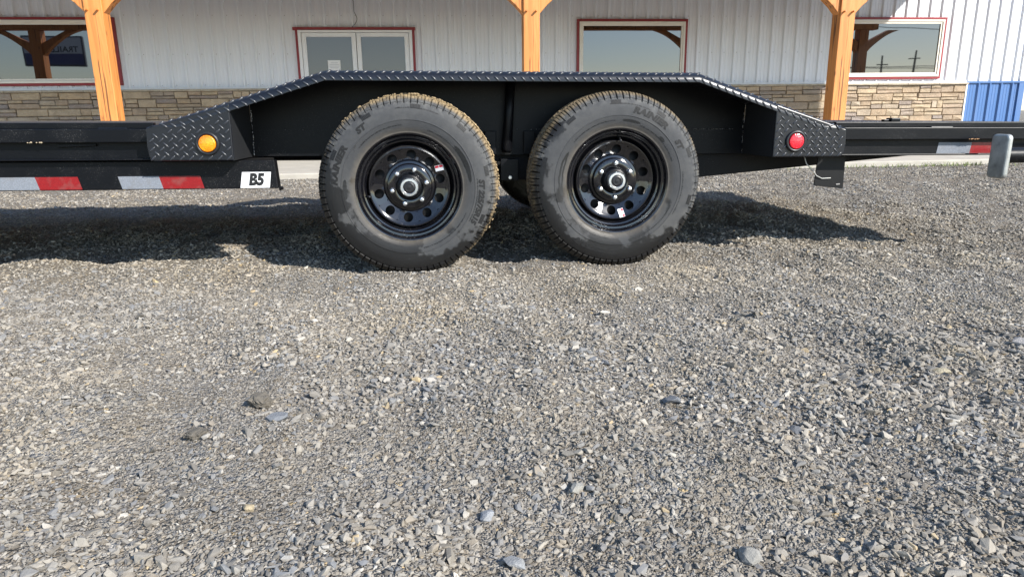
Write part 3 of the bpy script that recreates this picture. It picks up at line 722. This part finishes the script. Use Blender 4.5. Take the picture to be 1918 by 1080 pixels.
def rim_mesh(hole_ph):
    m = MB()
    m.lathe([(.2090, .010), (.2125, .004), (.2130, -.001), (.2105, -.0035), (.2065, -.002), (.2025, .004), (.2000, .012), (.1965, .0155), (.1905, .0165), (.1875, .020), (.1862, .030), (.1835, .034), (.1780, .036), (.1745, .041), (.1700, .056), (.1665, .060)], 128)
    inner = [q for q in RY if q[0] < .1055]+[(.1055, disc_y(.1055))]; outer = [(.1460, disc_y(.1460))]+[q for q in RY if q[0] > .1460]
    m.lathe(inner, 120, ph=hole_ph); m.lathe(outer, 120, ph=hole_ph)
    R0, R1, hr, rc = .1055, .1460, .0188, .126
    for k in range(10):
        c0 = hole_ph+k*2*PI/10; K = 36; hole = []; outp = []; bot = []
        for i in range(K):
            a = 2*PI*i/K
            hx, hz = rc+hr*math.cos(a), hr*math.sin(a); hole.append((hx, hz))
            ca, sa = math.cos(a), math.sin(a)             # square-sector boundary, in (r, theta)
            s_ = 1/max(abs(ca), abs(sa)); u_, w_ = ca*s_, sa*s_
            outp.append((rc+(R1-rc)*u_ if u_ > 0 else rc+(rc-R0)*u_, w_*PI/10))
        vv = []
        for hx, hz in hole:
            r_ = math.hypot(hx, hz); th = math.atan2(hz, hx)+c0; vv.append((r_*math.cos(th), disc_y(r_), r_*math.sin(th)))
        for r_, dt in outp: th = c0+dt; vv.append((r_*math.cos(th), disc_y(r_), r_*math.sin(th)))
        for hx, hz in hole:
            r_ = math.hypot(hx, hz)*1.0; th = math.atan2(hz, hx)+c0; vv.append((r_*math.cos(th), disc_y(r_)+.007, r_*math.sin(th)))
        m.add(vv, [(i, (i+1) % K, K+(i+1) % K, K+i) for i in range(K)]+[(i, 2*K+i, 2*K+(i+1) % K, (i+1) % K) for i in range(K)])
    m.lathe([(.1665, .060), (.172, .075), (.175, .15), (.200, .17), (.208, .178)], 64)
    return m
def ring_text(txt, size, r0, ang, squeeze=1.0, offset=.0019, shear=.18, flip=False):
    v, f = text_mesh(txt, size, shear, offset); out = []
    for x, y, _ in v:
        r_ = r0+(y if not flip else -y); th = ang-(x*squeeze/r0 if not flip else -x*squeeze/r0)
        out.append((r_*math.cos(th), side_y(r_)-.0011, r_*math.sin(th)))
    return MB().add(out, f)
def blob(ang0, ang1, ra, rb, seed, nseg=26):              # irregular dark washed patch, raised half a millimetre
    rs = random.Random(seed); m = MB(); top = []; bot = []
    for i in range(nseg+1):
        t = i/nseg; a = ang0+(ang1-ang0)*t; e = math.sin(PI*min(1, max(0, t)))**.35
        mid = (ra+rb)/2; hh = (rb-ra)/2*e*(.8+.25*rs.random())
        top.append((mid+hh, a)); bot.append((mid-hh, a))
    q = [(r_*math.cos(a), side_y(r_)-.0005, r_*math.sin(a)) for r_, a in top+bot]
    return m.add(q, [(i, i+1, nseg+2+i, nseg+1+i) for i in range(nseg)])
M['wet_rubber'] = simple('damp_black_rubber', (.009, .009, .009), .45, 0, .25, 120, .2)
M['letter'] = simple('raised_tyre_lettering', (.004, .004, .004), .7, 0, .3, 150, .2)
def wheel(x, z, y, tm, hole_deg, lug_deg, valve_deg, stick, near, texts=(), blobs=(), rot=0, label=None):
    W = empty('wheel', (x, y, z), TR)
    if not near: W.rotation_euler = (0, 0, PI)
    if label: W['label'] = label
    t_ = MB(); c_, s_ = math.cos(rot), math.sin(rot)
    t_.v = [(a*c_-b*s_, yv, a*s_+b*c_) for a, yv, b in tyre_src.v]; t_.f = tyre_src.f
    def squash(a, yv, b):
        if b > -.29: return (a, yv, b)
        q = min(1, (-.29-b)/.05); return (a, yv+(.007 if yv > .093 else -.007)*q*(1-abs(yv-.093)/.5), max(b, -.3475))
    t_.v = [squash(*p) for p in t_.v]
    T(t_, 'tyre', tm, parent=W, smooth=True, auto=28)
    T(rim_mesh(math.radians(hole_deg)), 'rim', M['rim'], parent=W, smooth=True, auto=35)
    T(MB().lathe([(.02, .05), (.05, .062), (.12, .075), (.150, .085), (.152, .16), (.05, .16)], 40), 'brake_drum', UN, parent=W, smooth=True, auto=35)
    if not near: return
    for k in range(6):
        a = math.radians(lug_deg+60*k); cx_, cz_ = .0699*math.cos(a), .0699*math.sin(a)
        T(MB().tube([(cx_, .0455, cz_), (cx_, .0425, cz_), (cx_, .0285, cz_), (cx_, .0240, cz_), (cx_, .0225, cz_)], [.0122, .0108, .0098, .0080, .004], 6), 'lug_nut', M['chrome'], parent=W)
    T(MB().lathe([(.0545, .046), (.050, .040), (.0470, .030), (.0425, .027), (.0395, .026)], 40), 'hub', BK, parent=W, smooth=True, auto=35)
    T(MB().lathe([(.0385, .030), (.0375, .010), (.0362, .003), (.0335, .0002), (.0255, .000), (.0240, .0015), (.0235, .006)], 48), 'hub_cap', M['chrome'], parent=W, smooth=True, auto=35)
    T(MB().lathe([(.0236, .006), (.0220, .001), (.0165, -.001), (.0150, .0015), (.0080, .0015), (.0070, -.0015), (.001, -.002)], 36), 'grease_plug', M['rubber_black'], parent=W, smooth=True, auto=30)
    a = math.radians(valve_deg); u = Vector((math.cos(a), 0, math.sin(a)))
    T(MB().tube([u*.172+Vector((0, .045, 0)), u*.165+Vector((0, .022, 0)), u*.160+Vector((0, .008, 0))], [.0065, .0045, .0042], 10), 'valve_stem', M['rubber_black'], parent=W, smooth=True)
    sa, sr, srot = stick; cx_, cz_ = sr*math.cos(math.radians(sa)), sr*math.sin(math.radians(sa)); cr, sr_ = math.cos(math.radians(srot)), math.sin(math.radians(srot))
    def SQ(x0, x1, z0, z1, lift):
        vv = []
        for a_, b_ in ((x0, z0), (x1, z0), (x1, z1), (x0, z1)):
            px_, pz_ = cx_+a_*cr-b_*sr_, cz_+a_*sr_+b_*cr; vv.append((px_, disc_y(math.hypot(px_, pz_))-lift, pz_))
        return MB().add(vv, [(0, 1, 2, 3)])
    T(SQ(-.0170, .0170, -.0115, .0115, .0030), 'rim_label', M['sticker'], parent=W)
    for x0 in (-.0155, .001): T(SQ(x0, x0+.0145, .0015, .0105, .0040), 'rim_label_print', M['red_ink'], parent=W)
    for nm, mb in texts: T(mb, nm, M['letter'], parent=W)
    for mb in blobs: T(mb, 'damp_patch', M['wet_rubber'], parent=W)
    sp2 = MB(); rq = random.Random(int(rot*100)+3)
    for a0, a1, ra in ((20, 70, .2325), (95, 140, .240), (200, 262, .2335), (282, 335, .2425), (-30, 8, .268), (66, 98, .304)):
        a = D(a0)
        while a < D(a1):
            hgt = rq.choice((.0035, .0035, .005)); wd_ = rq.uniform(.0012, .0032)
            sp2.add([(q_*math.cos(a+e/q_), side_y(q_)-.0009, q_*math.sin(a+e/q_)) for q_, e in ((ra, 0), (ra+hgt, 0), (ra+hgt, wd_), (ra, wd_))], [(0, 1, 2, 3)])
            a += (wd_+rq.choice((.0012, .0014, .0035)))/ra
    tag(T(sp2, 'small_print', M['letter'], parent=W), kind='stuff')
    rb = MB()
    for g in range(10):
        a0 = rot+g*2*PI/10+.12
        for i in range(7):
            a = a0+i*.0185; ra, rb_ = .3045, .3205
            w2 = .0045
            rb.add([(r_*math.cos(a+s/r_), side_y(r_)-.0016*(1 if k else 0)+.0003, r_*math.sin(a+s/r_)) for k in (0, 1) for r_, s in ((ra, -w2/2), (rb_, -w2/2), (rb_, w2/2), (ra, w2/2))],
                   [(4, 5, 6, 7), (0, 1, 5, 4), (1, 2, 6, 5), (2, 3, 7, 6), (3, 0, 4, 7)])
    tag(T(rb, 'sidewall_ribs', M['letter'], parent=W), kind='stuff')
D = math.radians
wheel(-.420, .340, 0, m_tyre('dusty_tyre_with_mud', 3.1, 1.0, D(55)), 13.6, 13, 193, (31, .140, 14), True,
      [('lettering', ring_text('RAINIER', .033, .286, D(162), 1.3)), ('lettering', ring_text('ST', .031, .286, D(128), 1.2)),
       ('lettering', ring_text('ST 225/75R15', .030, .286, D(-12), 1.05))],
      [blob(D(4), D(42), .233, .252, 3), blob(D(172), D(190), .240, .256, 5), blob(D(218), D(262), .296, .318, 9)], .03, 'front wheel with tan mud caked on its tread')
wheel(.420, .357, 0, m_tyre('dusty_tyre', 8.4, .55, D(110)), 15, 90, 86, (-76, .140, -75), True,
      [('lettering', ring_text('RAINIER', .033, .286, D(64), 1.3)), ('lettering', ring_text('ST', .031, .286, D(31), 1.2)),
       ('lettering', ring_text('ST 225/75R15', .030, .286, D(252), 1.05))],
      [blob(D(150), D(194), .226, .247, 4), blob(D(70), D(88), .236, .248, 8), blob(D(40), D(47), .235, .247, 12)], .2, 'rear wheel with clean dusty sidewall')
fm_ = m_tyre('far_tyre', 5.5, .4, D(90))
for x, z in ((-.42, .340), (.42, .357)):
    wheel(x, z, YF, fm_, 10, 0, 0, None, False)
    T(MB().tube([(x, .10, z), (x, YF-.10, z)], .038, 16), 'axle', UN, smooth=True, auto=40)
    for y0 in (.235, YF-.295):
        m_ = MB()
        for k in range(4):
            L_ = .33-.06*k; m_.add(*(lambda pts_: ([(p[0], y, p[1]) for y in (y0, y0+.06) for p in pts_], [(i, i+1, len(pts_)+i+1, len(pts_)+i) for i in range(len(pts_)-1)]))([(x+L_*u_, z+.05-.010*k+.035*u_*u_*(L_/.33)**2) for u_ in np.linspace(-1, 1, 9)]))
        sp_ = T(m_, 'leaf_spring', UN); so = sp_.modifiers.new('thickness', 'SOLIDIFY'); so.thickness = .008

# ------------------------------------------------------------------ things reflected in the windows
sg = empty('roadside_sign', (-24.9, -30, 0)); tag(sg, 'roadside sign board on a pole mirrored in the window nearest the amber lamp', 'sign')
rotz = D(-14); sg.rotation_euler = (0, 0, rotz)
MB().box(-1.75, 1.75, -.22, .22, 4.15, 6.05).build('cabinet', simple('dark_blue_sign_frame', (.015, .02, .05), .5), sg, bevel=.03)
MB().box(-1.65, 1.65, .2205, .235, 4.95, 5.95).build('white_face', simple('dull_white_sign_face', (.45, .46, .5), .5), sg)
MB().box(-1.65, 1.65, .2205, .235, 4.25, 4.94).build('blue_face', simple('blue_sign_face', (.03, .035, .13), .5), sg)
v, f = text_mesh('TRAILER CO', .52, 0, .012)
MB().add([(-x, .237, 5.2+y) for x, y, _ in v], f).build('sign_lettering', M['ink'], sg)
MB().tube([(-.9, 0, 0), (-.9, 0, 4.2)], .11, 12).build('pole', simple('dark_sign_pole', (.02, .03, .06), .5), sg, smooth=True)
for k, (px, top, lab) in enumerate(((87.0, 11.2, 'left utility pole mirrored in the window by the blue siding'), (93.6, 12.0, 'right utility pole mirrored in the window by the blue siding'))):
    up_ = empty('utility_pole', (px, -112, 0)); tag(up_, lab, 'utility pole')
    MB().tube([(0, 0, 0), (.3*(k*2-1)*.6, 0, top)], [.26, .17], 10).build('pole', M['pole_wood'], up_, smooth=True)
    MB().box(-1.2, 1.2, -.08, .08, top-1.9+.3*k, top-1.7+.3*k).build('crossarm', M['pole_wood'], up_)
for k, (z0, z1) in enumerate(((9.1, 9.9), (9.3, 9.0), (17.6, 15.4))):
    c_ = MB().tube([(60+70*i/14, -112, z0+(z1-z0)*i/14-.5*math.sin(PI*i/14)) for i in range(15)], .07, 5).build('power_line', M['plain_black'])
    tag(c_, ('middle', 'lowest', 'topmost')[k]+' overhead power line mirrored in the window by the blue siding', 'power line')

# ------------------------------------------------------------------ loose stones and weeds
def ground_hit(px, py):
    d = fw+r2*((px-959)/FPX)+u2*((540-py)/FPX); t = -CAM[2]/d.z; return CAM[0]+d.x*t, CAM[1]+d.y*t

LOOSE = [((1258, 748), 42, (.22,.228,.24), (1, .8, .4), 'flat blue-grey stone standing out right of centre below the rear wheel', 1),
 ((490, 760), 52, (.20,.175,.14), (1, .9, .55), 'dark crumbly dirt clod on the gravel, larger of the two at left', 2),
 ((370, 820), 40, (.18,.16,.13), (1, .9, .5), 'small dark dirt clod on the gravel, nearest the left edge', 2),
 ((968, 1048), 50, (.42,.42,.41), (1.1, .8, .35), 'pale flat grey stone at bottom centre of the gravel', 1),
 ((1080, 915), 36, (.44,.42,.37), (1, .8, .5), 'pale beige stone on the gravel just right of centre', 1),
 ((470, 966), 24, (.58,.47,.30), (1, .8, .5), 'small cream yellow stone at lower left of the gravel', 1),
 ((1405, 1030), 42, (.36,.345,.31), (1, .9, .7), 'rounded grey stone near the bottom edge, right of centre', 3),
 ((1912, 646), 34, (.60,.55,.50), (1, .8, .5), 'whitish stone at the right edge of the gravel', 1),
 ((520, 804), 40, (.26,.27,.285), (1.1, .8, .4), 'angular blue-grey stone just right of the dirt clods', 1),
 ((912, 958), 36, (.37,.38,.395), (1, .8, .5), 'light bluish stone on the gravel just left of bottom centre', 1),
 ((1763, 690), 30, (.58,.50,.34), (1.1, .7, .3), 'flat cream stone on the gravel at far right', 1),
 ((1490, 800), 30, (.17,.175,.185), (1, .8, .5), 'dark slate chip on the right half of the gravel', 1)]
for k, ((px, py), wpx, colr, asp, lab, rough_) in enumerate(LOOSE):
    gx_, gy_ = ground_hit(px, py); dist = math.dist((gx_, gy_, 0), tuple(CAM)); rad = wpx/2/FPX*dist
    rs = np.random.default_rng(100+k); npt = 26 if rough_ == 1 else 70
    pts = rs.normal(size=(npt, 3)); pts /= np.linalg.norm(pts, axis=1)[:, None]; pts *= rs.uniform(.8, 1.08, (npt, 1))*np.array(asp)
    b = bmesh.new()
    for p in pts: b.verts.new(p*rad)
    r_ = bmesh.ops.convex_hull(b, input=b.verts); bmesh.ops.delete(b, geom=[g for g in r_['geom_interior'] if isinstance(g, bmesh.types.BMVert)], context='VERTS')
    if rough_ == 2:
        bmesh.ops.subdivide_edges(b, edges=b.edges, cuts=2, use_grid_fill=True)
        for v_ in b.verts: v_.co *= 1+rs.normal(0, .07)
    name = 'dirt_clod' if rough_ == 2 else 'loose_stone'
    me = bpy.data.meshes.new(name); b.to_mesh(me); b.free()
    t = NT(name); vv_ = t.coord('Object'); n_ = t.noise(vv_, 60, 6, .7); n2_ = t.noise(vv_, 260, 4, .7)
    c_ = t.mix(n_, tuple(q*.45 for q in colr), tuple(q*.85 for q in colr)); t.bump(t.math('ADD', n_, n2_), .6, .004)
    me.materials.append(t.done(c_, .9, 0, .3))
    o = bpy.data.objects.new(name, me); COL.objects.link(o); o.location = (gx_, gy_, float(gh(gx_, gy_))+rad*asp[2]*.55); o.rotation_euler = (rs.normal(0, .12), rs.normal(0, .12), rs.uniform(0, 6.28))
    tag(o, lab, 'dirt clod' if rough_ == 2 else 'stone')
# dried mud lumps on the front tyre's tread
mw = [c for c in TR.children if c.get('label', '').startswith('front wheel')][0]
mb = MB(); rs = random.Random(5)
for k in range(480):
    a = D(rs.gauss(48, 36)); yv = rs.uniform(.012, .16); rr_ = .352+min(yv, .006); c0 = Vector((rr_*math.cos(a), yv, rr_*math.sin(a))); q = rs.uniform(.0018, .0048)
    d_ = Vector((math.cos(a), 0, math.sin(a))); ax = Vector((-math.sin(a), 0, math.cos(a)))
    mb.tube([c0-ax*q*1.2, c0-ax*q*.5+d_*q*.2, c0+ax*q*.5+d_*q*.15, c0+ax*q*1.2], [q*.3, q*rs.uniform(.7, 1), q*rs.uniform(.6, 1), q*.3], 5)
tag(mb.build('dried_mud', simple('tan_dried_mud', (.34, .25, .14), .95, 0, .4, 130, .6), mw), kind='stuff')
# weeds along the apron
mb = MB(); rs = random.Random(9)
for cx_, cnt, sp_ in ((4.2, 90, .35), (4.9, 60, .3), (5.6, 120, .28), (6.2, 50, .4)):
    for k in range(cnt):
        x = cx_+rs.gauss(0, sp_); y = 4.74-abs(rs.gauss(0, .10)); h = rs.uniform(.02, .055); a = rs.uniform(0, 6.28); w_ = .004; lx, ly = rs.gauss(0, .02), rs.gauss(0, .02); z0 = float(gh(x, y))
        ca, sa = math.cos(a)*w_, math.sin(a)*w_
        mb.add([(x-ca, y-sa, z0), (x+ca, y+sa, z0), (x+lx*.5+ca*.7, y+ly*.5+sa*.7, z0+h*.6), (x+lx*.5-ca*.7, y+ly*.5-sa*.7, z0+h*.6), (x+lx, y+ly, z0+h)], [(0, 1, 2, 3), (3, 2, 4)])
tag(mb.build('weeds', simple('yellow_green_weed', (.16, .20, .05), .7, 0, .4, 9)), 'low green weeds sprouting along the concrete apron', 'weeds', None, 'stuff')
